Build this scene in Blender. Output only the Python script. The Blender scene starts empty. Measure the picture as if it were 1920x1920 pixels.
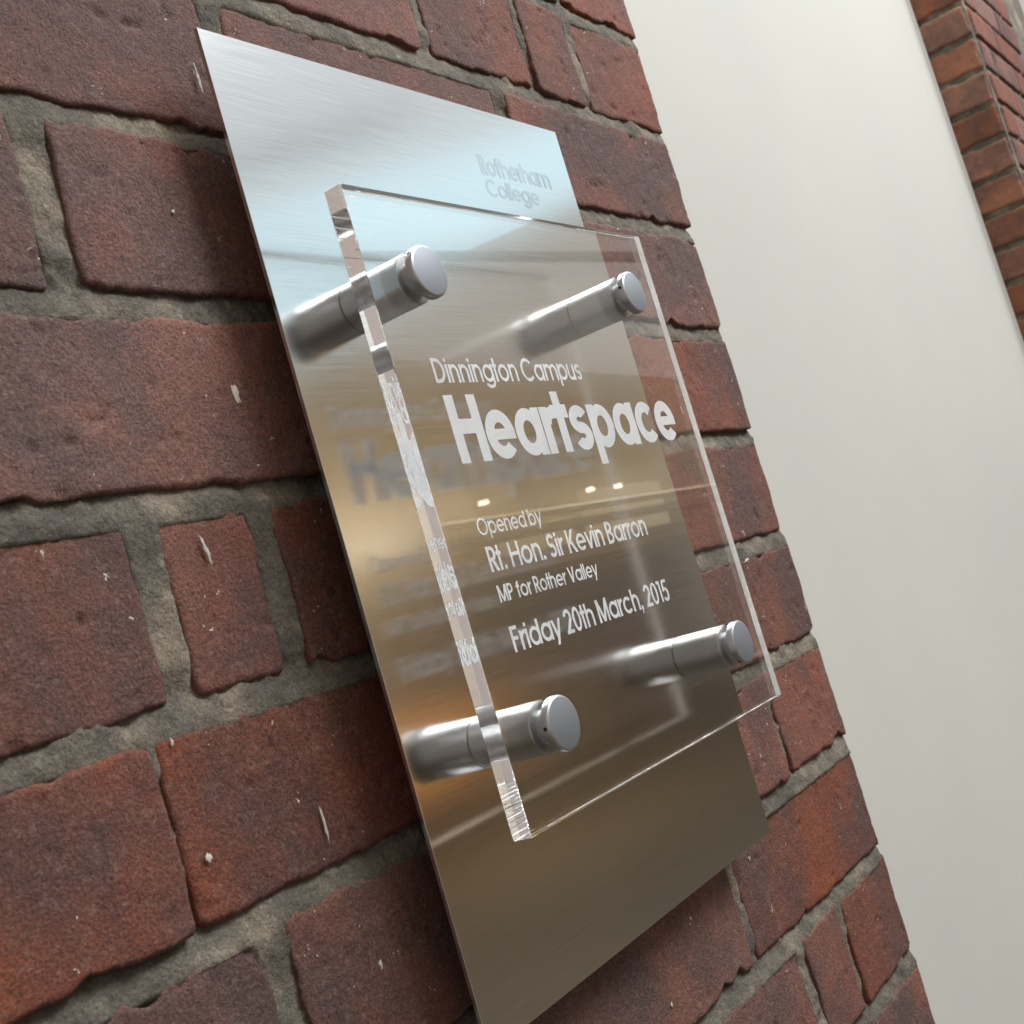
import bpy, math, random
import numpy as np
from mathutils import Matrix, Vector

S = 0.001                                    # the plan below is in millimetres
R_ = math.radians
scn = bpy.context.scene
col = scn.collection
random.seed(7)

# Plan axes: X along the brick wall, Y up, Z out of the wall (plate front = 0).
# Blender axes: x = X, y = -Z, z = Y.
def W(X, Y, Z):
    return (X * S, -Z * S, Y * S)

# ------------------------------------------------------------------ camera
CAM = np.array([-0.38286954, -0.26801665, 0.33498181])
RM = np.array([[0.548653, -0.28459677, 0.78611994],
               [-0.09557618, -0.95546481, -0.27919918],
               [0.83056913, 0.07804913, -0.55141931]])
def wv(v):
    return Vector((v[0], -v[2], v[1]))
cx, cy, cz = wv(RM[0]), -wv(RM[1]), -wv(RM[2])
cam_data = bpy.data.cameras.new('camera')
cam = bpy.data.objects.new('camera', cam_data)
col.objects.link(cam)
m = Matrix.Identity(4)
for i, v in enumerate((cx, cy, cz)):
    for j in range(3):
        m[j][i] = v[j]
m.translation = wv(CAM)
cam.matrix_world = m
cam_data.sensor_width = 36
cam_data.lens = 2389.03 / 1920 * 36
cam_data.clip_start = 0.02
cam_data.clip_end = 100
cam_data.dof.use_dof = True
cam_data.dof.focus_distance = 0.60
cam_data.dof.aperture_fstop = 28
scn.camera = cam

# ------------------------------------------------------------------ light
world = bpy.data.worlds.new("World")
scn.world = world
world.use_nodes = True
bg = world.node_tree.nodes['Background']
bg.inputs[0].default_value = (1.0, 0.93, 0.84, 1)
bg.inputs[1].default_value = 0.48
scn.view_settings.view_transform = 'Standard'
scn.view_settings.look = 'None'
scn.view_settings.exposure = 0.25
scn.view_settings.gamma = 1.0
scn.cycles.use_denoising = True
scn.cycles.max_bounces = 48
scn.cycles.transmission_bounces = 48
scn.cycles.diffuse_bounces = 8
scn.cycles.glossy_bounces = 48
scn.cycles.caustics_reflective = True
scn.cycles.caustics_refractive = True
scn.cycles.blur_glossy = 0.3
scn.cycles.sample_clamp_indirect = 0

def area(name, pos, target, sx, sy, power, color):
    d = bpy.data.lights.new(name, 'AREA')
    d.shape = 'RECTANGLE'; d.size = sx; d.size_y = sy
    d.energy = power; d.color = color
    o = bpy.data.objects.new(name, d); col.objects.link(o)
    o.location = Vector(W(*pos))
    dirv = Vector(W(*target)) - Vector(W(*pos))
    o.rotation_euler = dirv.to_track_quat('-Z', 'Y').to_euler()
    return o

# added fill light, high on the right: brightens wall and lettering like daylight
area('daylight_fill', (2350, 3550, 2450), (250, -200, 0), 2.6, 2.6, 400, (0.93, 0.97, 1.0))

# ------------------------------------------------------------------ materials
def mat(name):
    m = bpy.data.materials.new(name); m.use_nodes = True
    nt = m.node_tree
    return m, nt, nt.nodes['Principled BSDF']
def N(nt, t, **kw):
    n = nt.nodes.new(t)
    for k, v in kw.items():
        setattr(n, k, v)
    return n
def L(nt, a, ao, b, bi):
    nt.links.new(a.outputs[ao], b.inputs[bi])
def ramp(nt, pts, interp='LINEAR'):
    n = nt.nodes.new('ShaderNodeValToRGB')
    cr = n.color_ramp; cr.interpolation = interp
    while len(cr.elements) < len(pts):
        cr.elements.new(0.5)
    for e, (p, c) in zip(cr.elements, pts):
        e.position = p
        e.color = (c, c, c, 1) if isinstance(c, (int, float)) else (*c, 1)
    return n
def noise(nt, vec, scale, detail=4, rough=0.55, out=None):
    n = nt.nodes.new('ShaderNodeTexNoise')
    n.inputs['Scale'].default_value = scale
    n.inputs['Detail'].default_value = detail
    n.inputs['Roughness'].default_value = rough
    if vec is not None:
        nt.links.new(vec, n.inputs['Vector'])
    return n
def mixc(nt, fac, a, b, mode='MIX'):
    n = nt.nodes.new('ShaderNodeMix'); n.data_type = 'RGBA'; n.blend_type = mode
    for sock, v in ((n.inputs[0], fac), (n.inputs[6], a), (n.inputs[7], b)):
        if isinstance(v, bpy.types.NodeSocket):
            nt.links.new(v, sock)
        elif isinstance(v, (int, float)):
            sock.default_value = v
        else:
            sock.default_value = (*v, 1)
    return n.outputs[2]
def math_(nt, op, a, b=0.0):
    n = nt.nodes.new('ShaderNodeMath'); n.operation = op
    for i, v in enumerate((a, b)):
        if isinstance(v, bpy.types.NodeSocket):
            nt.links.new(v, n.inputs[i])
        else:
            n.inputs[i].default_value = v
    return n.outputs[0]
def bump(nt, bsdf, height, strength, dist, prev=None):
    b = nt.nodes.new('ShaderNodeBump')
    b.inputs['Strength'].default_value = strength
    b.inputs['Distance'].default_value = dist
    nt.links.new(height, b.inputs['Height'])
    if prev is not None:
        nt.links.new(prev.outputs[0], b.inputs['Normal'])
    nt.links.new(b.outputs[0], bsdf.inputs['Normal'])
    return b

def brick_material(name, c_red, c_dark, c_bright, flecks=True):
    m, nt, b = mat(name)
    tc = N(nt, 'ShaderNodeTexCoord'); oi = N(nt, 'ShaderNodeObjectInfo')
    off = N(nt, 'ShaderNodeVectorMath', operation='MULTIPLY_ADD')
    comb = N(nt, 'ShaderNodeCombineXYZ')
    for i in range(3):
        L(nt, oi, 'Random', comb, i)
    L(nt, comb, 0, off, 0)
    off.inputs[1].default_value = (9.1, 17.3, 5.7)
    nt.links.new(tc.outputs['Object'], off.inputs[2])
    v = off.outputs[0]
    # vertical kiln bands: stretched along the height
    mp = N(nt, 'ShaderNodeMapping'); mp.inputs['Scale'].default_value = (1, 1, 0.30)
    nt.links.new(v, mp.inputs['Vector'])
    band = ramp(nt, [(0.36, 0), (0.62, 1)]); nt.links.new(noise(nt, mp.outputs[0], 15, 2).outputs[0], band.inputs[0])
    blot = ramp(nt, [(0.38, 0), (0.66, 1)]); nt.links.new(noise(nt, v, 26, 5, .6).outputs[0], blot.inputs[0])
    c = mixc(nt, math_(nt, 'MULTIPLY', band.outputs[0], 0.8), c_red, c_dark)
    c = mixc(nt, math_(nt, 'MULTIPLY', blot.outputs[0], 0.45), c, c_bright)
    smk = ramp(nt, [(0.46, 0), (0.60, 1)]); nt.links.new(noise(nt, v, 11, 4, .6).outputs[0], smk.inputs[0])
    c = mixc(nt, math_(nt, 'MULTIPLY', smk.outputs[0], 0.6), c, (0.060, 0.040, 0.037))
    hs = N(nt, 'ShaderNodeHueSaturation')
    nt.links.new(c, hs.inputs['Color'])
    nt.links.new(math_(nt, 'ADD', math_(nt, 'MULTIPLY', oi.outputs['Random'], 0.34), 0.84), hs.inputs['Value'])
    r2 = math_(nt, 'FRACT', math_(nt, 'MULTIPLY', oi.outputs['Random'], 7.31))
    nt.links.new(math_(nt, 'ADD', math_(nt, 'MULTIPLY', r2, 0.28), 0.84), hs.inputs['Saturation'])
    c = hs.outputs[0]
    # sand grain, light and dark
    g = ramp(nt, [(0.32, 0.55), (0.5, 1.0), (0.70, 1.55)]); nt.links.new(noise(nt, v, 900, 3, .65).outputs[0], g.inputs[0])
    c = mixc(nt, 1.0, c, g.outputs[0], 'MULTIPLY')
    g2 = ramp(nt, [(0.55, 0), (0.64, 1)]); nt.links.new(noise(nt, v, 330, 4, .7).outputs[0], g2.inputs[0])
    c = mixc(nt, math_(nt, 'MULTIPLY', g2.outputs[0], 0.30), c, (0.25, 0.16, 0.13))
    d2 = ramp(nt, [(0.28, 1), (0.36, 0)]); nt.links.new(noise(nt, v, 420, 3, .6).outputs[0], d2.inputs[0])
    c = mixc(nt, math_(nt, 'MULTIPLY', d2.outputs[0], 0.75), c, (0.03, 0.016, 0.013))
    if flecks:
        # thin lime bloom patches and small white specks
        pt = ramp(nt, [(0.60, 0), (0.80, 1)]); nt.links.new(noise(nt, v, 34, 6, .75).outputs[0], pt.inputs[0])
        c = mixc(nt, math_(nt, 'MULTIPLY', pt.outputs[0], 0.38), c, (0.27, 0.23, 0.22))
        vo = N(nt, 'ShaderNodeTexVoronoi'); vo.inputs['Scale'].default_value = 150
        nv = noise(nt, v, 200, 2)
        wv_ = mixc(nt, 0.02, v, nv.outputs[1])
        nt.links.new(wv_, vo.inputs['Vector'])
        sp = ramp(nt, [(0.10, 1), (0.17, 0)]); nt.links.new(vo.outputs['Distance'], sp.inputs[0])
        sepc = N(nt, 'ShaderNodeSeparateColor'); nt.links.new(vo.outputs['Color'], sepc.inputs[0])
        pick = math_(nt, 'GREATER_THAN', sepc.outputs[0], 0.94)
        c = mixc(nt, math_(nt, 'MULTIPLY', sp.outputs[0], pick), c, (0.55, 0.51, 0.46))
    nt.links.new(c, b.inputs['Base Color'])
    b.inputs['Roughness'].default_value = 0.78
    b.inputs['Specular IOR Level'].default_value = 0.35
    h1 = noise(nt, v, 620, 5, .7)
    b1 = bump(nt, b, h1.outputs[0], 1.0, 0.0012)
    h2 = noise(nt, v, 130, 5, .6)
    b2 = bump(nt, b, h2.outputs[0], 0.6, 0.0012, b1)
    # fine vertical drag marks of the wirecut face
    mp2 = N(nt, 'ShaderNodeMapping'); mp2.inputs['Scale'].default_value = (1, 1, 0.12)
    nt.links.new(v, mp2.inputs['Vector'])
    bump(nt, b, noise(nt, mp2.outputs[0], 260, 3).outputs[0], 0.5, 0.0006, b2)
    return m

M_brick = brick_material('brick_clay', (0.165, 0.050, 0.030), (0.080, 0.044, 0.038), (0.228, 0.074, 0.038))
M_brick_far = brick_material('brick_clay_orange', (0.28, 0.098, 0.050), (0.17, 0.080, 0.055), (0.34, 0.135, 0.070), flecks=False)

M_mortar, nt, b = mat('mortar_sandy')
tc = N(nt, 'ShaderNodeTexCoord'); v = tc.outputs['Object']
base = ramp(nt, [(0.30, (0.070, 0.062, 0.052)), (0.52, (0.138, 0.119, 0.094)), (0.74, (0.32, 0.262, 0.192))])
nt.links.new(noise(nt, v, 22, 6, .65).outputs[0], base.inputs[0])
g = ramp(nt, [(0.30, 0.62), (0.5, 1.0), (0.72, 1.45)]); nt.links.new(noise(nt, v, 800, 3, .7).outputs[0], g.inputs[0])
c = mixc(nt, 1.0, base.outputs[0], g.outputs[0], 'MULTIPLY')
w_ = ramp(nt, [(0.60, 0), (0.70, 1)]); nt.links.new(noise(nt, v, 48, 8, .75).outputs[0], w_.inputs[0])
c = mixc(nt, math_(nt, 'MULTIPLY', w_.outputs[0], 0.55), c, (0.46, 0.43, 0.37))
nt.links.new(c, b.inputs['Base Color'])
b.inputs['Roughness'].default_value = 0.9; b.inputs['Specular IOR Level'].default_value = 0.2
b1 = bump(nt, b, noise(nt, v, 500, 6, .75).outputs[0], 1.0, 0.0012)
bump(nt, b, noise(nt, v, 110, 5, .65).outputs[0], 0.9, 0.0025, b1)

M_lime, nt, b = mat('lime_splash')
b.inputs['Base Color'].default_value = (0.62, 0.57, 0.50, 1); b.inputs['Roughness'].default_value = 0.85
bump(nt, b, noise(nt, None, 400, 4).outputs[0], 0.6, 0.0005)

M_plaster, nt, b = mat('painted_plaster')
tc = N(nt, 'ShaderNodeTexCoord'); v = tc.outputs['Object']
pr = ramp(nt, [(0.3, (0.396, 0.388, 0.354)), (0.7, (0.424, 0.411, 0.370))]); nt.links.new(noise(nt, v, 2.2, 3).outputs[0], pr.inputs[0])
nt.links.new(pr.outputs[0], b.inputs['Base Color'])
b.inputs['Roughness'].default_value = 0.7; b.inputs['Specular IOR Level'].default_value = 0.3
bump(nt, b, noise(nt, v, 40, 6, .6).outputs[0], 0.22, 0.0012)

M_steel, nt, b = mat('brushed_stainless')
tc = N(nt, 'ShaderNodeTexCoord')
mp = N(nt, 'ShaderNodeMapping'); mp.inputs['Scale'].default_value = (22, 1, 1300)
nt.links.new(tc.outputs['Object'], mp.inputs['Vector'])
br = noise(nt, mp.outputs[0], 1.0, 3, .6)
bc = ramp(nt, [(0.3, (0.60, 0.592, 0.575)), (0.7, (0.67, 0.66, 0.642))]); L(nt, br, 0, bc, 0)
L(nt, bc, 0, b, 'Base Color')
b.inputs['Metallic'].default_value = 1.0
rr = ramp(nt, [(0.3, 0.135), (0.7, 0.175)]); L(nt, br, 0, rr, 0); L(nt, rr, 0, b, 'Roughness')
tg = N(nt, 'ShaderNodeCombineXYZ'); tg.inputs[0].default_value = 1.0          # grain runs along the wall
L(nt, tg, 0, b, 'Tangent'); b.inputs['Anisotropic'].default_value = 0.35
bump(nt, b, br.outputs[0], 0.007, 0.00005)

M_etch, nt, b = mat('etched_steel')
b.inputs['Base Color'].default_value = (0.56, 0.565, 0.57, 1); b.inputs['Metallic'].default_value = 1.0
b.inputs['Roughness'].default_value = 0.20
bump(nt, b, noise(nt, None, 5, 2).outputs[0], 0.05, 0.0001)

M_satin, nt, b = mat('satin_steel')
tc = N(nt, 'ShaderNodeTexCoord')
n_ = noise(nt, tc.outputs['Object'], 2600, 2)
b.inputs['Base Color'].default_value = (0.40, 0.40, 0.405, 1)
b.inputs['Metallic'].default_value = 1.0; b.inputs['Roughness'].default_value = 0.42
bump(nt, b, n_.outputs[0], 0.12, 0.00008)

M_face, nt, b = mat('matt_steel_face')
b.inputs['Base Color'].default_value = (0.27, 0.283, 0.305, 1); b.inputs['Metallic'].default_value = 1.0; b.inputs['Roughness'].default_value = 0.6

M_dark, nt, b = mat('dark_hole')
b.inputs['Base Color'].default_value = (0.008, 0.008, 0.008, 1); b.inputs['Roughness'].default_value = 0.9

M_acrylic, nt, b = mat('clear_acrylic')
b.inputs['Base Color'].default_value = (1.0, 0.995, 0.985, 1)
b.inputs['Transmission Weight'].default_value = 1.0
b.inputs['IOR'].default_value = 1.49
b.inputs['Roughness'].default_value = 0.0

M_sawn, nt, b = mat('sawn_acrylic_edge')
b.inputs['Base Color'].default_value = (1.0, 0.99, 0.97, 1); b.inputs['Transmission Weight'].default_value = 1.0
b.inputs['IOR'].default_value = 1.49; b.inputs['Roughness'].default_value = 0.35
tc = N(nt, 'ShaderNodeTexCoord'); mp = N(nt, 'ShaderNodeMapping'); mp.inputs['Scale'].default_value = (1, 1, 9)
nt.links.new(tc.outputs['Object'], mp.inputs['Vector'])
bump(nt, b, noise(nt, mp.outputs[0], 60, 4).outputs[0], 0.5, 0.0006)
df = N(nt, 'ShaderNodeBsdfTranslucent'); df.inputs[0].default_value = (0.97, 0.94, 0.88, 1)
mx = N(nt, 'ShaderNodeMixShader'); mx.inputs[0].default_value = 0.3
L(nt, b, 0, mx, 1); L(nt, df, 0, mx, 2); L(nt, mx, 0, nt.nodes['Material Output'], 0)

M_ink, nt, b = mat('white_vinyl')
b.inputs['Base Color'].default_value = (0.965, 0.98, 0.995, 1); b.inputs['Roughness'].default_value = 0.6
tl = N(nt, 'ShaderNodeBsdfTranslucent'); tl.inputs[0].default_value = (0.965, 0.98, 0.995, 1)
mx = N(nt, 'ShaderNodeMixShader'); mx.inputs[0].default_value = 0.18
L(nt, b, 0, mx, 1); L(nt, tl, 0, mx, 2); L(nt, mx, 0, nt.nodes['Material Output'], 0)

def plain(name, c, rough=0.8, nscale=6, amt=0.12):
    m, nt, b = mat(name)
    tc = N(nt, 'ShaderNodeTexCoord')
    lo = tuple(x * (1 - amt) for x in c); hi = tuple(x * (1 + amt) for x in c)
    r = ramp(nt, [(0.3, lo), (0.7, hi)]); nt.links.new(noise(nt, tc.outputs['Object'], nscale, 4).outputs[0], r.inputs[0])
    nt.links.new(r.outputs[0], b.inputs['Base Color']); b.inputs['Roughness'].default_value = rough
    return m
def glow(name, c, s):
    m = bpy.data.materials.new(name); m.use_nodes = True; nt = m.node_tree
    nt.nodes.clear()
    o = nt.nodes.new('ShaderNodeOutputMaterial'); e = nt.nodes.new('ShaderNodeEmission')
    e.inputs[0].default_value = (*c, 1); e.inputs[1].default_value = s
    nt.links.new(e.outputs[0], o.inputs[0])
    return m

# ------------------------------------------------------------------ helpers
def link(name, me, mats, parent=None, loc=None):
    o = bpy.data.objects.new(name, me); col.objects.link(o)
    for mm in (mats if isinstance(mats, (list, tuple)) else [mats]):
        if not me.materials or mm.name not in [x.name for x in me.materials if x]:
            me.materials.append(mm)
    if parent is not None:
        o.parent = parent
    if loc is not None:
        o.location = loc
    return o
def empty(name, loc=(0, 0, 0)):
    o = bpy.data.objects.new(name, None); col.objects.link(o); o.location = loc
    o.empty_display_size = 0.05
    return o
def tag(o, label=None, cat=None, group=None, kind=None):
    for k, v in (('label', label), ('category', cat), ('group', group), ('kind', kind)):
        if v:
            o[k] = v
    return o
def mesh(name, verts, faces, smooth=False):
    me = bpy.data.meshes.new(name)
    me.from_pydata([tuple(map(float, v)) for v in verts], [], faces)
    if smooth:
        me.polygons.foreach_set('use_smooth', [True] * len(me.polygons))
    me.update()
    return me
def grid_mesh(name, P, smooth=True):
    """P: (ny, nx, 3) array in plan mm -> mesh in Blender metres, facing +Z of the plan"""
    ny, nx = P.shape[:2]
    V = np.stack([P[..., 0], -P[..., 2], P[..., 1]], -1).reshape(-1, 3) * S
    a = (np.arange(ny - 1)[:, None] * nx + np.arange(nx - 1)[None]).ravel()
    F = np.stack([a, a + 1, a + nx + 1, a + nx], -1)
    me = bpy.data.meshes.new(name)
    me.vertices.add(len(V)); me.vertices.foreach_set('co', V.astype(np.float32).ravel())
    me.loops.add(F.size); me.loops.foreach_set('vertex_index', F.astype(np.int32).ravel())
    me.polygons.add(len(F)); me.polygons.foreach_set('loop_start', (np.arange(len(F)) * 4).astype(np.int32))
    me.polygons.foreach_set('use_smooth', np.full(len(F), smooth))
    me.update(calc_edges=True)
    return me
def box(name, x0, x1, y0, y1, z0, z1, m, parent=None, bev=0.0, loc=None):
    import bmesh
    bm = bmesh.new()
    bmesh.ops.create_cube(bm, size=1.0)
    cxx, cyy, czz = (x0 + x1) / 2, (y0 + y1) / 2, (z0 + z1) / 2
    for v in bm.verts:
        v.co = Vector(W(cxx + v.co.x * (x1 - x0), cyy + v.co.z * (y1 - y0), czz - v.co.y * (z1 - z0)))
    if bev:
        bmesh.ops.bevel(bm, geom=list(bm.edges), offset=bev * S, segments=2, affect='EDGES', profile=0.5)
    bmesh.ops.recalc_face_normals(bm, faces=bm.faces)
    me = bpy.data.meshes.new(name); bm.to_mesh(me); bm.free()
    return link(name, me, m, parent)

# value noise in the plan plane
def vnoise(x, y, freq, seed):
    rs = np.random.RandomState(seed)
    T = rs.rand(64, 64) * 2 - 1
    fx, fy = x * freq + 1000.37, y * freq + 1000.71
    ix, iy = np.floor(fx).astype(int), np.floor(fy).astype(int)
    tx, ty = fx - ix, fy - iy
    tx = tx * tx * (3 - 2 * tx); ty = ty * ty * (3 - 2 * ty)
    g = lambda a, b: T[a % 64, b % 64]
    return ((g(ix, iy) * (1 - tx) + g(ix + 1, iy) * tx) * (1 - ty) +
            (g(ix, iy + 1) * (1 - tx) + g(ix + 1, iy + 1) * tx) * ty)
def fbm(x, y, freq, seed, oct_=4, gain=0.5):
    s = 0; a = 1.0
    for k in range(oct_):
        s = s + a * vnoise(x, y, freq * 2 ** k, seed + k * 13); a *= gain
    return s

# ------------------------------------------------------------------ brick wall
FACE = -19.0
# bed joint heights
JY = {-6: 421.1, -5: 344.6, -4: 268.1, -3: 191.1, -2: 114.6, -1: 38.1, 0: -38.1, 1: -115.4, 2: -193.1, 3: -268.8, 4: -344.0, 5: -420.5, 6: -497.3, 7: -573.2, 8: -650.1, 9: -726.6, 10: -803.1, 11: -879.6}
EDGE = {-4: 495.4, -3: 498.4, -2: 497.4, -1: 492.3, 0: 491.3, 1: 485.2, 2: 482.1, 3: 480.6, 4: 482.6, 5: 481.1, 6: 477.0, 7: 478.5, 8: 479.0, 9: 480.1, 10: 480.1}
# course c lies between bed joint c-1 (above) and c (below); head joints: (centre, width)
HEADS = {
 -4: [(-247.3, 11.2), (-17.8, 11.2), (211.8, 11.2), (326.0, 11.2)],
 -3: [(-369.7, 11.2), (-140.2, 11.2), (89.3, 11.2), (318.9, 11.2)],
 -2: [(-247.3, 11.2), (-17.8, 11.2), (198.5, 11.2), (387.2, 10.2)],
 -1: [(-288.1, 12.2), (-27.0, 12.2), (202.6, 11.2), (315.8, 7.1), (384.2, 10.2)],
 0: [(-196.3, 12.2), (33.2, 13.3), (263.8, 13.3)],
 1: [(-310.6, 12.2), (-82.1, 15.3), (147.5, 11.2), (262.8, 11.2)],
 2: [(-379.9, 12.2), (-161.6, 11.2), (68.9, 11.2), (275.0, 11.2)],
 3: [(-308.5, 12.2), (-81.0, 14.3), (-21.9, 13.3), (207.7, 12.2), (252.6, 11.2)],
 4: [(-328.9, 12.2), (-100.9, 3.6), (130.1, 11.2), (258.7, 11.2)],
 5: [(-303.4, 12.2), (-71.8, 14.3), (157.7, 11.2), (266.8, 11.2), (375.0, 7.1)],
 6: [(-390.1, 12.2), (-196.3, 12.2), (28.1, 11.2), (259.7, 9.2)],
 7: [(-259.6, 12.2), (-30.0, 12.2), (84.2, 12.2), (198.5, 11.2), (313.8, 11.2), (381.1, 8.2)],
 8: [(-379.9, 12.2), (-145.3, 12.2), (87.3, 12.2), (262.8, 11.2), (370.9, 9.2)],
 9: [(-259.6, 12.2), (-30.0, 12.2), (198.5, 11.2), (313.8, 11.2)],
 10: [(-379.9, 12.2), (-145.3, 12.2), (87.3, 12.2), (313.8, 11.2)],
}
X_LEFT = -440

wall = empty('brick_wall', W(0, 0, FACE))
tag(wall, 'near dark red brick wall with sandy joints carrying the glass and steel plaque', 'wall')

def brick_mesh(w, h, seed, step=2.2, depth=26, edge_amp=1.3, chip=1.0, tex=None):
    """A brick face centred on the origin, grid-shaped, with rounded, worn and chipped arrises."""
    rs = np.random.RandomState(seed)
    nx, ny = max(8, int(w / step)), max(8, int(h / step))
    def axis(n):
        s = np.linspace(-1, 1, n)
        return s
    sx, sy = np.meshgrid(axis(nx), axis(ny))
    sx0, sy0 = sx.copy(), sy.copy()
    o = rs.rand() * 900
    # outline wobble on every side
    top = fbm(sx * w / 2 + o, sx * 0 + 3, 0.040, seed, 5, .75) * edge_amp * .8
    bot = fbm(sx * w / 2 + o, sx * 0 + 77, 0.042, seed + 5, 5, .75) * edge_amp * .8
    lef = fbm(sy * 0 + 5, sy * h / 2 + o, 0.035, seed + 9, 5, .6) * edge_amp
    rig = fbm(sy * 0 + 50, sy * h / 2 + o, 0.035, seed + 2, 5, .6) * edge_amp
    # bites out of the arrises
    bt = np.clip(fbm(sx * w / 2 + o, sx * 0 + 9, 0.045, seed + 31, 3) - 0.62, 0, 1) * 7 * chip
    bb = np.clip(fbm(sx * w / 2 + o, sx * 0 + 99, 0.05, seed + 37, 3) - 0.48, 0, 1) * 8 * chip
    hx = w / 2; hy = h / 2
    X = sx * hx + np.where(sx > 0, rig, lef) * np.abs(sx) ** 3
    Y = sy * hy + np.where(sy > 0, top, bot) * np.abs(sy) ** 3
    Y = Y - np.where(sy > 0, bt, -bb) * np.abs(sy) ** 6
    # pull in the corners
    cr = 1.0 + 1.8 * rs.rand()
    dx = np.clip(np.abs(sx * hx) - (hx - cr), 0, None) / cr
    dy = np.clip(np.abs(sy * hy) - (hy - cr), 0, None) / cr
    k = np.where((dx > 0) & (dy > 0), np.maximum(dx, dy) / np.maximum(np.sqrt(dx**2 + dy**2), 1e-6), 1.0)
    X = X - np.sign(sx) * dx * cr * (1 - k); Y = Y - np.sign(sy) * dy * cr * (1 - k)
    # rounded arris
    d = np.minimum((1 - np.abs(sx)) * hx, (1 - np.abs(sy)) * hy)
    rad = 0.75 + 0.45 * fbm(X + o, Y, 0.03, seed + 4, 2)
    t = 1 - np.clip(d / rad, 0, 1)
    Z = -rad * (1 - np.sqrt(np.clip(1 - t * t, 0, 1)))
    Z = Z + 0.30 * fbm(X + o, Y, 0.014, seed + 6, 2) + 0.20 * fbm(X + o, Y, 0.09, seed + 7, 4, .6)
    pit = np.clip(fbm(X + o, Y - o, 0.12, seed + 8, 3, .6) - 0.80, 0, 1)
    Z = Z - pit * 2.5
    crk = fbm(X + o, Y, 0.02, seed + 12, 4)                       # a step where a flake has gone
    Z = Z - np.where(crk > 0.85, 0.55, 0.0)
    Z = Z + (rs.rand() - .5) * 1.2 * sx + (rs.rand() - .5) * 0.8 * sy
    P = np.stack([X, Y, Z], -1)
    # skirt
    ring = np.zeros((ny + 2, nx + 2, 3))
    ring[1:-1, 1:-1] = P
    ring[0, 1:-1] = P[0]; ring[-1, 1:-1] = P[-1]; ring[1:-1, 0] = P[:, 0]; ring[1:-1, -1] = P[:, -1]
    ring[0, 0] = P[0, 0]; ring[0, -1] = P[0, -1]; ring[-1, 0] = P[-1, 0]; ring[-1, -1] = P[-1, -1]
    for sl in (np.s_[0, :], np.s_[-1, :], np.s_[:, 0], np.s_[:, -1]):
        ring[sl][..., 2] = -depth
    return grid_mesh('brick', ring)

nb = 0
for c in range(-3, 11):
    ytop, ybot = JY[c - 1], JY[c]
    jt = 5.1
    xs = [(X_LEFT, 0)] + HEADS[c] + [(EDGE[c], 0)]
    for i in range(len(xs) - 1):
        x0 = xs[i][0] + xs[i][1] / 2; x1 = xs[i + 1][0] - xs[i + 1][1] / 2
        rs = random.Random(c * 131 + i * 17 + 5)
        y1 = ytop - jt + rs.uniform(-.9, .9); y0 = ybot + jt + rs.uniform(-.9, .9)
        last = i == len(xs) - 2
        vis = x1 > -215 and -700 < y1 and y0 < 150 and not (x0 > 20 and x1 < 240 and -400 < y0 and y1 < -20)
        me = brick_mesh(x1 - x0, y1 - y0, 1000 + c * 40 + i * 7 + 600, step=1.7 if vis else 6,
                        depth=100 if last else 22, edge_amp=1.15)
        o = link('brick', me, M_brick, wall, loc=Vector(W((x0 + x1) / 2, (y0 + y1) / 2, rs.uniform(-1.3, 1.0))))
        nb += 1

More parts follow.
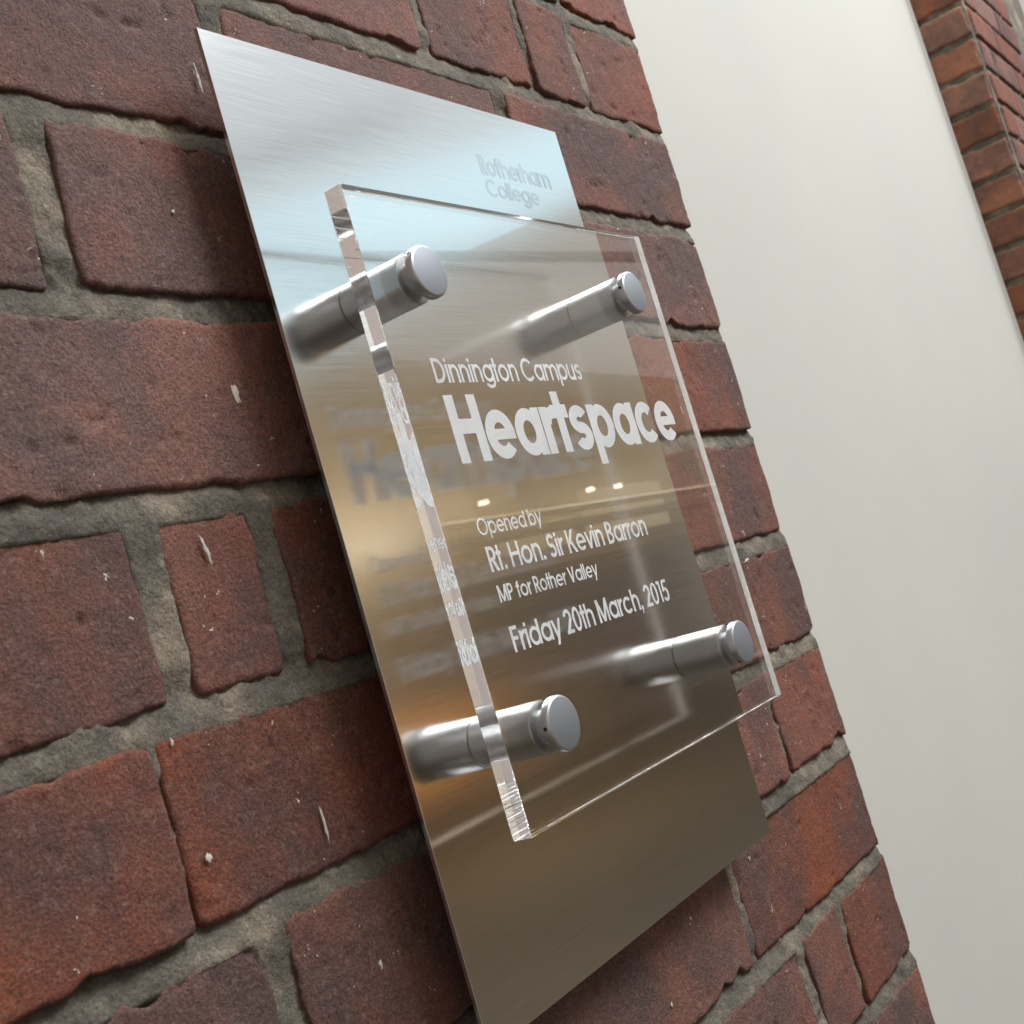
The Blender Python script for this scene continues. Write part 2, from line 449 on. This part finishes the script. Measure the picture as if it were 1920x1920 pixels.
# mortar: one sheet, struck joints (deep under the upper brick, flush on the lower one)
def mortar_sheet():
    ys = np.concatenate([np.arange(-796, -724, 6.0), np.arange(-724, 168, 1.6), np.arange(168, 262, 6.0)])
    xs = np.concatenate([np.arange(X_LEFT, -215, 5.0), np.arange(-215, 60, 1.6), np.arange(60, 235, 4.0), np.arange(235, 471, 1.6)])
    s = (xs - X_LEFT) / (470.0 - X_LEFT)
    Yg, Sg = np.meshgrid(ys, s, indexing='ij')
    ks = sorted(EDGE); ey = np.array([(JY[k - 1] + JY[k]) / 2 for k in ks if k - 1 in JY]); ex = np.array([EDGE[k] for k in ks if k - 1 in JY])
    oi = np.argsort(ey)
    edge = np.interp(ys, ey[oi], ex[oi]) - 2.5 + fbm(ys, ys * 0, 0.05, 5, 4) * 1.6
    Xg = X_LEFT + Sg * (edge[:, None] - X_LEFT)
    joints = np.array([JY[k] for k in sorted(JY)])
    near = joints[np.abs(Yg[..., None] - joints).argmin(-1)]
    t = np.clip((Yg - near) / 6.5, -1.2, 1.2) * np.clip(1 - (np.abs(Yg - near) - 8) / 9, 0, 1)                    # +1 under the upper brick
    Z = -1.8 - 2.0 * t + 0.8 * fbm(Xg, Yg, 0.02, 41, 3) + 0.75 * fbm(Xg, Yg, 0.10, 45, 5, .65)
    # under the bricks the bed drops away
    inb = np.clip((np.abs(Yg - near) - 7.5) / 2.0, 0, 1)
    hd = np.full(Yg.shape, 1e3)
    for c in HEADS:
        if c - 1 not in JY: continue
        msk = (Yg <= JY[c - 1]) & (Yg > JY[c])
        for (hx_, hw_) in HEADS[c]:
            hd = np.where(msk, np.minimum(hd, np.abs(Xg - hx_) - hw_ / 2), hd)
    inb = inb * np.clip((hd - 1.0) / 2.0, 0, 1)
    # lumps squeezed out over the brick below
    lump = np.clip(fbm(Xg, Yg, 0.035, 71, 4, .6) - 0.55, 0, 1)
    Z = Z + lump * 4.0 * (1 - inb) - 6.0 * inb
    Z = np.minimum(Z, -0.6 + 0.4 * fbm(Xg, Yg, 0.2, 3, 2))
    P = np.stack([Xg, Yg, Z], -1)
    last = P[:, -1:, :].copy(); last[..., 2] -= 2.0; last[..., 0] += 0.8
    back = P[:, -1:, :].copy(); back[..., 2] = -200
    return grid_mesh('mortar', np.concatenate([P, last, back], 1))
mo = link('mortar', mortar_sheet(), M_mortar, wall, loc=(0, 0, 0))
tag(mo, kind='stuff')

# lime splashes on the bricks
def fleck(X, Y, w, h, ang, seed, z=0.9):
    rs = np.random.RandomState(seed); n = 20
    vs = [(0, 0, 0.15)]
    for i in range(n):
        a = 2 * math.pi * i / n; r = 0.45 + 0.75 * rs.rand()
        px, py = w * r * math.cos(a), h * r * math.sin(a)
        vs.append((px * math.cos(ang) - py * math.sin(ang), px * math.sin(ang) + py * math.cos(ang), -0.5))
    V = [W(*p) for p in vs]
    F = [(0, 1 + i, 1 + (i + 1) % n) for i in range(n)]
    me = mesh('lime_splash', V, F, True)
    link('lime_splash', me, M_lime, wall, loc=Vector(W(X, Y, z)))
FLECKS = [(13.3, -10.9, 1.0, 7, .05), (-54.0, -212.4, .9, 6.5, .25), (-33.6, -323.1, .8, 7.5, .02), (-90.2, -317.0, 1.5, 1.7, 0),
          (-163.2, -322.1, 2.0, 5, -.7), (-16.8, -151.7, 1.8, 5, .15), (403.6, -276.7, 4.5, 1.1, .2), (160.8, -474.1, 1, 1.3, 0),
          (-24.9, -380.2, 1, 2.2, .1), (-92.3, -276.2, .8, 1.4, 0), (-22.9, -75.2, 1.2, .8, .5), (-2.5, -423.1, 1, 1.5, 0), (-122.9, -204.7, .8, 1.4, .3)]
for i, (X, Y, w_, h_, a_) in enumerate(FLECKS):
    fleck(X, Y, w_, h_, a_, i + 3)

# core of the near pier behind the bricks, and its returning side
box('pier_core', X_LEFT, 462, -860, 250, -215, -25.5, M_mortar, wall)
for o_ in [wall.children[-1]]:
    o_.location = -Vector(W(0, 0, FACE))

# ------------------------------------------------------------------ plastered bay
pl = box('plaster_wall', 440, 2500, -1600, 1500, -330, -207, M_plaster)
tag(pl, 'smooth off-white painted plaster wall set back between two brick piers', 'wall')
# rounded white arris of the plaster against the far pier
vs = []; fs = []
npt = 9
for j, yy in enumerate((-1600, 1500)):
    for i in range(npt):
        a = math.pi * i / (npt - 1)
        vs.append(W(2494 - 6 * math.cos(a), yy, -207 + 5.0 * math.sin(a)))
for i in range(npt - 1):
    fs.append((i, i + 1, npt + i + 1, npt + i))
link('plaster_bead', mesh('plaster_bead', vs, fs, True), M_plaster, pl)

# ------------------------------------------------------------------ far brick pier
far = empty('brick_pier', W(2500, 0, -100))
tag(far, 'orange-red brick pier beyond the plaster, its narrow side of lighter brick', 'pier')
core = box('pier_core', 2503.5, 3400, -1600, 1500, -330, -105, M_mortar, far); core.location = -Vector(W(2500, 0, -100))
for k in range(-20, 4):
    for rowk in (k,):
        y1 = -42.5 - 75 * rowk - 6.5; y0 = y1 - 62
        if y1 < -250 or y0 > 1250:
            continue
        # reveal face (normal -X): a header each course, or a closer pair
        rs = random.Random(900 + k)
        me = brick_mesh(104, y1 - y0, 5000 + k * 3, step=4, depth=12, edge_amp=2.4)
        o = link('brick', me, M_brick_far, far)  # narrow side takes the lighter, more orange brick
        o.rotation_euler = (0, 0, -math.pi / 2)
        o.location = Vector(W(2500 + rs.uniform(-2, 1), (y0 + y1) / 2, -158 + rs.uniform(-2, 2))) - Vector(W(2500, 0, -100))
        # front face beyond the arris
        x = 2524
        for j, wd in enumerate(([102, 215, 215] if k % 2 else [215, 215, 102])):
            me2 = brick_mesh(wd, y1 - y0, 7000 + k * 5 + j, step=6, depth=12, edge_amp=2.4)
            o = link('brick', me2, M_brick, far)
            o.location = Vector(W(x + wd / 2, (y0 + y1) / 2, -100 + rs.uniform(-1.5, 1.5))) - Vector(W(2500, 0, -100))
            x += wd + 11

# ------------------------------------------------------------------ plaque
plaque = empty('wall_plaque', W(141, -213, 0))
tag(plaque, 'brushed steel wall plaque with clear acrylic panel in white lettering held on four steel standoffs', 'plaque')
PO = -Vector(W(141, -213, 0))
def part(o, parent=plaque, loc=None):
    o.parent = parent
    return o
PWd, PHt = 282.9, 426.8
plate = box('metal_plate', 0, PWd, -PHt, 0, -2.0, 0, M_steel, plaque, bev=0.12); plate.location = PO
AX0, AX1, AY0, AY1 = 14.3, 270.4, -351.4, -83.3
ZB_, ZF_ = 28.2, 37.3
acr = box('acrylic_panel', AX0, AX1, AY0, AY1, ZB_, ZF_, M_acrylic, plaque, bev=0.35); acr.location = PO
acr.data.materials.append(M_sawn)
for f_ in acr.data.polygons:
    if f_.normal.x > 0.9: f_.material_index = 1

def lathe(name, prof, X, Y, m, parent, seg=64):
    vs = []; fs = []
    for (r, z) in prof:
        for i in range(seg):
            a = 2 * math.pi * i / seg
            vs.append(W(X + r * math.cos(a), Y + r * math.sin(a), z))
    for j in range(len(prof) - 1):
        for i in range(seg):
            a, b_ = j * seg + i, j * seg + (i + 1) % seg
            fs.append((a, b_, b_ + seg, a + seg))
    fs.append(tuple(range(seg - 1, -1, -1))); fs.append(tuple((len(prof) - 1) * seg + i for i in range(seg)))
    me = mesh(name, vs, fs, True)
    me.polygons[-1].use_smooth = False; me.polygons[-2].use_smooth = False
    try:
        me.set_sharp_from_angle(angle=R_(28))
    except Exception:
        pass
    return link(name, me, m, parent)
HOLE = {0: (136, 39.0), 1: (168, 39.2), 2: (178, 39.4), 3: (230, 39.4)}
for i, (X, Y) in enumerate(((50.9, -120.1), (233.7, -120.1), (50.9, -315.5), (233.7, -315.5))):
    st = lathe('standoff', [(10.8, 0.0), (11.3, 0.45), (11.3, 27.2), (10.9, 27.9), (10.2, 28.05)], X, Y, M_satin, plaque)
    st.location = PO
    ln = lathe('threaded_neck', [(7.4, 27.9), (7.4, 38.2)], X, Y, M_satin, st)
    cp = lathe('cap', [(9.3, 37.35), (9.3, 38.45), (11.4, 38.5), (11.7, 38.75), (11.7, 41.4), (11.45, 41.95), (10.9, 42.3), (10.6, 42.4)], X, Y, M_satin, st)
    cp.data.materials.append(M_face); cp.data.polygons[-1].material_index = 1
    a, z = HOLE[i]; a = R_(a); z += 0.85
    ux, uy = math.cos(a), math.sin(a)
    vs = []; seg = 20
    for rr_ in (11.75, 10.0):
        for k in range(seg):
            b_ = 2 * math.pi * k / seg
            tx, tz = 0.85 * math.cos(b_), 0.85 * math.sin(b_)
            vs.append(W(X + ux * rr_ - uy * tx, Y + uy * rr_ + ux * tx, z + tz))
    fs = [tuple(range(seg))] + [(k, (k + 1) % seg, seg + (k + 1) % seg, seg + k) for k in range(seg)]
    link('key_hole', mesh('key_hole', vs, fs), M_dark, st)

# ------------------------------------------------------------------ geometric lettering
class Pen:
    def __init__(s, w):
        s.w = w; s.V = []; s.F = []; s.z = 0
    def _strip(s, A, B):
        n = len(A); b0 = len(s.V)
        for p in A: s.V.append((p[0], p[1], s.z))
        for p in B: s.V.append((p[0], p[1], s.z))
        for i in range(n - 1):
            s.F.append((b0 + i, b0 + i + 1, b0 + n + i + 1, b0 + n + i))
        s.z += 1
    def line(s, x0, y0, x1, y1, w=None):
        w = w or s.w; dx, dy = x1 - x0, y1 - y0; l = math.hypot(dx, dy); nx, ny = -dy / l * w / 2, dx / l * w / 2
        s._strip([(x0 + nx, y0 + ny), (x1 + nx, y1 + ny)], [(x0 - nx, y0 - ny), (x1 - nx, y1 - ny)])
    def diag(s, x0, y0, x1, y1, hw):       # a sloping stem cut flat top and bottom, hw = horizontal width
        s._strip([(x0 - hw / 2, y0), (x1 - hw / 2, y1)], [(x0 + hw / 2, y0), (x1 + hw / 2, y1)])
    def bar(s, x0, x1, y):                 # y = lower edge
        s._strip([(x0, y + s.w), (x1, y + s.w)], [(x0, y), (x1, y)])
    def stem(s, x, y0, y1, w=None):        # x = left edge
        w = w or s.w
        s._strip([(x, y0), (x, y1)], [(x + w, y0), (x + w, y1)])
    def arc(s, cx, cy, rx, ry, a0, a1, wy=None):   # outer radii
        n = 28; A = []; B = []; w = s.w; wy = wy or w
        for i in range(n + 1):
            a = R_(a0 + (a1 - a0) * i / n); c, q = math.cos(a), math.sin(a)
            A.append((cx + rx * c, cy + ry * q)); B.append((cx + (rx - w) * c, cy + (ry - wy) * q))
        s._strip(A, B)

def glyph(p, ch, bold):
    """draws ch with its left edge at 0 and its baseline at 0 in units of the cap height; returns the advance"""
    w = p.w; xh = 0.755; r = xh / 2; wy = w * (0.88 if bold else 1)
    br = r * (1.0 if bold else 0.98)
    nar = 0.60 + (0.08 if bold else 0)
    if ch in 'oadbpqgec':
        if ch == 'e':
            p.arc(br, r, br, r, 0 + 3, 318, wy); p._strip([(w * .6, r + wy * .42), (2 * br - w * .02, r + wy * .42)], [(w * .6, r - wy * .42), (2 * br - w * .01, r - wy * .42)]); return 2 * br
        if ch == 'c':
            p.arc(br, r, br, r, 42, 318, wy); return 1.88 * br
        p.arc(br, r, br, r, 0, 360, wy)
        x = 2 * br - w * (0.92 if bold else 1)
        if ch == 'o': return 2 * br
        if ch == 'a': p.stem(x, 0, xh)
        if ch == 'd': p.stem(x, 0, 1.0)
        if ch == 'q': p.stem(x, -.26, xh)
        if ch == 'b': p.stem(0, 0, 1.0)
        if ch == 'p': p.stem(0, -.26, xh)
        if ch == 'g': p.stem(x, 0.02, xh); p.arc(br, 0.02, br, .29, 180 + 22, 360, wy)
        return 2 * br if ch in 'bp' else x + w
    if ch in 'nhmur':
        if ch == 'r':
            q = .30 if bold else .34; p.stem(0, 0, xh); p.arc(w * .2 + q, xh - q, q, q, 92, 175, wy); return q + w * .1
        hw = nar / 2
        if ch == 'u':
            p.stem(0, hw, xh); p.stem(nar - w, 0, xh); p.arc(hw, hw, hw, hw, 180, 360, wy); return nar
        p.stem(0, 0, 1.0 if ch == 'h' else xh)
        p.arc(hw, xh - hw, hw, hw, 0, 178, wy); p.stem(nar - w, 0, xh - hw)
        if ch == 'm':
            q = nar - w; p.arc(q + hw, xh - hw, hw, hw, 0, 178, wy); p.stem(q + nar - w, 0, xh - hw); return q + nar
        return nar
    if ch == 'i': p.stem(0, 0, xh); p.stem(0, 1 - w * 1.02, 1.0); return w
    if ch == 'l': p.stem(0, 0, 1); return w
    if ch == 't': p.stem(w * .55, 0, 1); p.bar(0, w * 2.1 + .02, xh - wy); return w * 2.1 + .02
    if ch == 'f': p.stem(w * .6, 0, .8); p.arc(w * .6 + .24, .76, .24, .24, 92, 180); p.bar(0, .34, xh - w); return .36
    if ch == 's':
        ry = (xh + wy) / 4; rx = .235 + (.06 if bold else 0)
        p.arc(rx, xh - ry, rx, ry, 28, 272, wy); p.arc(rx, ry, rx, ry, -92, 152 - 60, wy); p.arc(rx, ry, rx, ry, 208, 270, wy); return 2 * rx
    if ch == 'y': p.diag(w * .56, xh, .30, 0.0, w * 1.1); p.diag(.60, xh, .19, -.26, w * 1.1); return .62
    if ch == 'v': p.diag(w * .56, xh, .29, 0, w * 1.1); p.diag(.58 - w * .1, xh, .29, 0, w * 1.1); return .58
    if ch == 'k': p.stem(0, 0, 1); p.diag(w, .34, .5, xh, w * 1.3); p.diag(w * 1.3, .4, .52, 0, w * 1.3); return .54
    if ch == 'D': p.stem(0, 0, 1); p.arc(.26, .5, .48, .5, -90, 90, wy); p.bar(0, .27, 0); p.bar(0, .27, 1 - w); return .74
    if ch == 'C': p.arc(.5, .5, .5, .515, 42, 318, wy); return .93
    if ch == 'O': p.arc(.5, .5, .5, .515, 0, 360, wy); return 1.0
    if ch == 'H': g = .76 if bold else .71; p.stem(0, 0, 1); p.stem(g - w, 0, 1); p.bar(0, g, .5 - w * .35); return g
    if ch in 'RPB':
        q = .30; p.stem(0, 0, 1)
        if ch == 'B':
            p.arc(.27, .745, .255, .255, -90, 90, wy); p.arc(.29, .28, .28, .28, -90, 90, wy); p.bar(0, .28, 1 - w); p.bar(0, .3, .49 - w * .15); p.bar(0, .3, 0); return .57
        p.arc(.27, 1 - q, .27 if ch == 'P' else .27, q, -90, 90, wy); p.bar(0, .28, 1 - w); p.bar(0, .28, 1 - 2 * q)
        if ch == 'R': p.diag(.27, 1 - 2 * q + w * .5, .54 - w * .35, 0, w * 1.2)
        return .54 + (.03 if bold else 0)
    if ch == 'S':
        ry = (1 + wy) / 4 + .005; rx = .27
        p.arc(rx, 1 - ry, rx, ry, 25, 272, wy); p.arc(rx, ry, rx, ry, -92, 92, wy); p.arc(rx, ry, rx, ry, 205, 270, wy); return .54
    if ch == 'K': p.stem(0, 0, 1); p.diag(w * .9, .36, .54, 1, w * 1.35); p.diag(w * 1.9, .5, .58, 0, w * 1.35); return .64
    if ch == 'M': p.stem(0, 0, 1); p.stem(.86 - w, 0, 1); p.diag(w * .6, 1, .43, .02, w * 1.1); p.diag(.86 - w * .6, 1, .43, .02, w * 1.1); return .86
    if ch == 'V': p.diag(w * .58, 1, .36, 0, w * 1.15); p.diag(.72 - w * .58, 1, .36, 0, w * 1.15); return .72
    if ch == 'F': p.stem(0, 0, 1); p.bar(0, .46, 1 - w); p.bar(0, .43, .5 - w * .3); return .47
    if ch == '2': p.arc(.27, .73, .27, .28, -28, 180, wy); p.diag(w * .75, 0.04, .46, .62, w * 1.4); p.bar(.01, .54, 0); return .55
    if ch == '0': p.arc(.29, .5, .29, .515, 0, 360, wy); return .58
    if ch == '1': p.stem(.14, 0, 1); p._strip([(0, 1), (.15, 1)], [(0, 1 - w), (.15, 1 - w)]); return .14 + w
    if ch == '5': p.bar(.13, .52, 1 - w); p.diag(.13, .46, .18, 1 - w * .5, w * 1.05); p.arc(.27, .315, .285, .33, -150, 128, wy); return .56
    if ch == '.': p.stem(0, 0, w * 1.1, w * 1.1); return w * 1.1
    if ch == ',': p.stem(0, 0, w * 1.1, w * 1.1); p.diag(w * .35, -w * 1.1, w * .7, 0.001, w * .6); return w * 1.1
    return 0.3

def text_line(txt, X, Y, cap, width, weight, z, m, parent, bold=False, dz=0.0016, gap=0.07, name='lettering', loc=None):
    pen = Pen(weight); glyphs = []; adv = []
    allV = []; allF = []; x = 0.0
    pos = []
    for i, ch in enumerate(txt):
        if ch == ' ':
            x += 0.27; continue
        p = Pen(weight); a = glyph(p, ch, bold)
        b0 = len(allV)
        allV += [(vx + x, vy, vz + (i % 3) * 7) for vx, vy, vz in p.V]
        allF += [tuple(k + b0 for k in f) for f in p.F]
        end = x + a
        g = gap
        if ch in 'rtf' or (i + 1 < len(txt) and txt[i + 1] in 'tvy'): g = gap * .45
        if ch in '.,': g = gap * 1.2
        x = end + g
    sx = width / end
    V = [W(X + vx * sx, Y + vy * cap, z + vz * dz) for vx, vy, vz in allV]
    me = mesh(name, V, allF)
    import bmesh
    bm = bmesh.new(); bm.from_mesh(me)
    for f in bm.faces:
        f.normal_update()
        if f.normal.y > 0: f.normal_flip()
    bm.to_mesh(me); bm.free()
    o = link(name, me, m, parent)
    if loc is not None: o.location = loc
    return o
ZT = ZB_ + 0.08
ph = []
for (t, X, Y, cap, wd, wt, bd, gp, lb) in (
    ('Dinnington Campus', 45.2, -166.5, 11.0, 120.2, .142, False, .085, 'thin white line reading Dinnington Campus'),
    ('Heartspace', 46.5, -201.9, 30.0, 204.3, .222, True, .03, 'large bold white word Heartspace'),
    ('Opened by', 43.8, -232.8, 7.4, 48.8, .135, False, .085, 'small white line reading Opened by'),
    ('Rt. Hon. Sir Kevin Barron', 44.8, -248.5, 10.8, 138.5, .148, False, .068, 'white line reading Rt. Hon. Sir Kevin Barron'),
    ('MP for Rother Valley', 44.8, -261.5, 7.2, 81.0, .145, False, .075, 'small white line reading MP for Rother Valley'),
    ('Friday 20th March, 2015', 44.8, -282.7, 10.8, 141.2, .148, False, .068, 'white line reading Friday 20th March, 2015')):
    o = text_line(t, X, Y, cap, wd, wt, ZT, M_ink, acr, bd, gap=gp)
    tag(o, lb)
for (t, X, Y, wd) in (('Rotherham', 186.6, -39.6, 71.5), ('College', 186.4, -52.0, 53.0)):
    o = text_line(t, X, Y, 11.6 if t[0] == 'R' else 10.2, wd, .20, 0.03, M_etch, plate, True, dz=0.004, gap=.02, name='engraved_lettering')
    tag(o, 'etched word %s on the bare steel' % t)

# ------------------------------------------------------------------ the hall the steel and the acrylic reflect
# surfaces and some added lights standing in front of the wall, seen only in the polished metal
M_gallery = plain('gallery_paint', (0.52, 0.41, 0.255), .8, 2)
M_trim = plain('gallery_trim', (0.16, 0.13, 0.10), .6, 2)
M_floor = plain('hall_floor', (0.080, 0.059, 0.036), .6, 1.5, .25)
M_oak = plain('oak_board', (0.62, 0.31, 0.10), .5, 8)
M_beam = plain('beam_paint', (0.70, 0.82, 0.92), .6, 3)
fl = box('floor', -3000, 16000, -1800, -1760, -400, 9000, M_floor); tag(fl, 'dark hall floor in front of the wall', kind='structure')

gal = empty('gallery_wall', W(10000, 0, 6000))
tag(gal, 'beige gallery wall across the hall with dark rails and ceiling spots', 'wall')
gdir = np.array([0.995, 0.0, 0.099])          # it runs very slightly askew to the brick wall
def gbox(name, x0, x1, y0, y1, d0, d1, m, parent):
    o = box(name, x0, x1, y0, y1, d0, d1, m, parent)
    o.rotation_euler = (0, 0, -math.atan2(0.099, 0.995))
    o.location = Vector(W(0, 0, 6000 - 0.0)) - Vector(W(10000, 0, 6000))
    return o
gbox('wall_panel', 2000, 17000, -1760, 2400, 0, 150, M_gallery, gal)
gbox('handrail', 2000, 17000, 640, 700, -220, -160, M_trim, gal)
gbox('balcony_edge', 2000, 17000, 470, 560, -240, 0, M_trim, gal)
gbox('soffit_board', 2000, 17000, 230, 300, -120, 0, M_trim, gal)
gbox('dado', 2000, 17000, -1760, 130, -30, 0, M_trim, gal)
gbox('oak_counter', 5200, 7800, -1240, -800, -900, -30, M_oak, gal)
gbox('dark_counter_cover', 5150, 7850, -798, -770, -930, -30, M_trim, gal)  # added dark slab, keeps the counter's top from showing bright
M_band_glow = glow('band_glow', (1.0, 0.84, 0.58), 1.5)
gbox('glow_strip', 2000, 17000, 705, 735, -150, -120, M_band_glow, gal)  # long glowing strip added to brighten one band of the reflection
gbox('glow_strip', 7300, 8150, 565, 620, -300, -250, glow('strip_lamp', (1.0, 0.90, 0.70), 6.0), gal)
M_spot = glow('spot_lens', (1.0, 0.86, 0.62), 8.0)
for i, x in enumerate((5900, 6600, 7300, 7650, 8600, 9700, 12200, 13000)):
    gbox('downlight', x, x + 110, 840, 880, -260, -200, M_spot, gal)
M_glow_panel = glow('glow_panel', (1.0, 0.80, 0.50), 0.62)  # glowing panels added to give the steel its bright patches
for x0_, x1_, y0_, y1_ in ((10200, 11900, 330, 620), (12300, 14800, 320, 900), (6400, 7500, 320, 440)):
    gbox('glow_panel', x0_, x1_, y0_, y1_, -60, -20, M_glow_panel, gal)
area('gallery_fill', (7200, 420, 5600), (7600, 200, 6200), 5.0, 0.3, 40, (1.0, 0.78, 0.48))  # added area light that warms the soffit band of the gallery

# rooflight: cool glazing over the hall, with beams below it
M_sky1 = glow('rooflight_glass', (0.68, 0.90, 1.0), 1.28)
M_sky2 = glow('rooflight_blind', (0.88, 0.95, 1.0), 0.84)
rl = empty('rooflight', W(7000, 2500, 5000))
tag(rl, 'sloping glazed rooflight over the hall with grey beams', 'rooflight')
area('counter_fill', (6300, -350, 4300), (6500, -1050, 5300), 1.0, 0.4, 45, (1.0, 0.80, 0.5))  # added light that brings the oak counter up to an amber glow
az = R_(35); ux, uz = math.cos(az), math.sin(az)       # towards the rooflight
px_, pz_ = -uz, ux                                   # along it
C0 = np.array([0.0, -200.0, 0.0])
def rpt(dist, h, lat):                               # height above the eye line in mm
    return (ux * dist + px_ * lat, C0[1] + h, uz * dist + pz_ * lat)
def quad(name, a, b, c, d, m, parent):
    V = [Vector(W(*q)) - Vector(W(7000, 2500, 5000)) for q in (a, b, c, d)]
    return link(name, mesh(name, V, [(0, 1, 2, 3)]), m, parent)
LA, LB = -5000, 4200
# lower edge climbs towards the right-hand end of the hall
low = lambda l: 2253 - 0.23 * (l - 900)
mid = lambda l: 2880
top = lambda l: 4450
for (d0, f0, d1, f1, m_) in ((8600, low, 7400, mid, M_sky1), (7400, mid, 4300, top, M_sky2)):
    n_ = 4
    for i in range(n_):
        la, lb = LA + (LB - LA) * i / n_, LA + (LB - LA) * (i + 1) / n_
        if f0(la) > f1(la) and f0(lb) > f1(lb): continue
        quad('glass_pane', rpt(d0, min(f0(la), f1(la) - 5), la), rpt(d0, min(f0(lb), f1(lb) - 5), lb), rpt(d1, f1(lb), lb), rpt(d1, f1(la), la), m_, rl)
def beam(d, ha, hb, hgt, l0, l1, m=M_beam):
    va, vb = np.array(rpt(d, ha, l0)), np.array(rpt(d, hb, l1))
    n = np.array([ux, 0, uz])
    V = []
    for q in (va, vb):
        for (o1, o2) in ((-60, 0), (60, 0), (60, hgt), (-60, hgt)):
            V.append(Vector(W(*(q + n * o1 + np.array([0, o2, 0])))) - Vector(W(7000, 2500, 5000)))
    F = [(0, 1, 2, 3), (4, 7, 6, 5), (0, 4, 5, 1), (1, 5, 6, 2), (2, 6, 7, 3), (3, 7, 4, 0)]
    return link('roof_beam', mesh('roof_beam', V, F), m, rl)
beam(7700, 2600 - .3 * 2600, 2600 + .3 * 900, 40, -1800, 1700, M_trim)
beam(6800, 2900, 2915, 90, -300, LB)
beam(6300, 3150, 3150, 130, 900, LB)
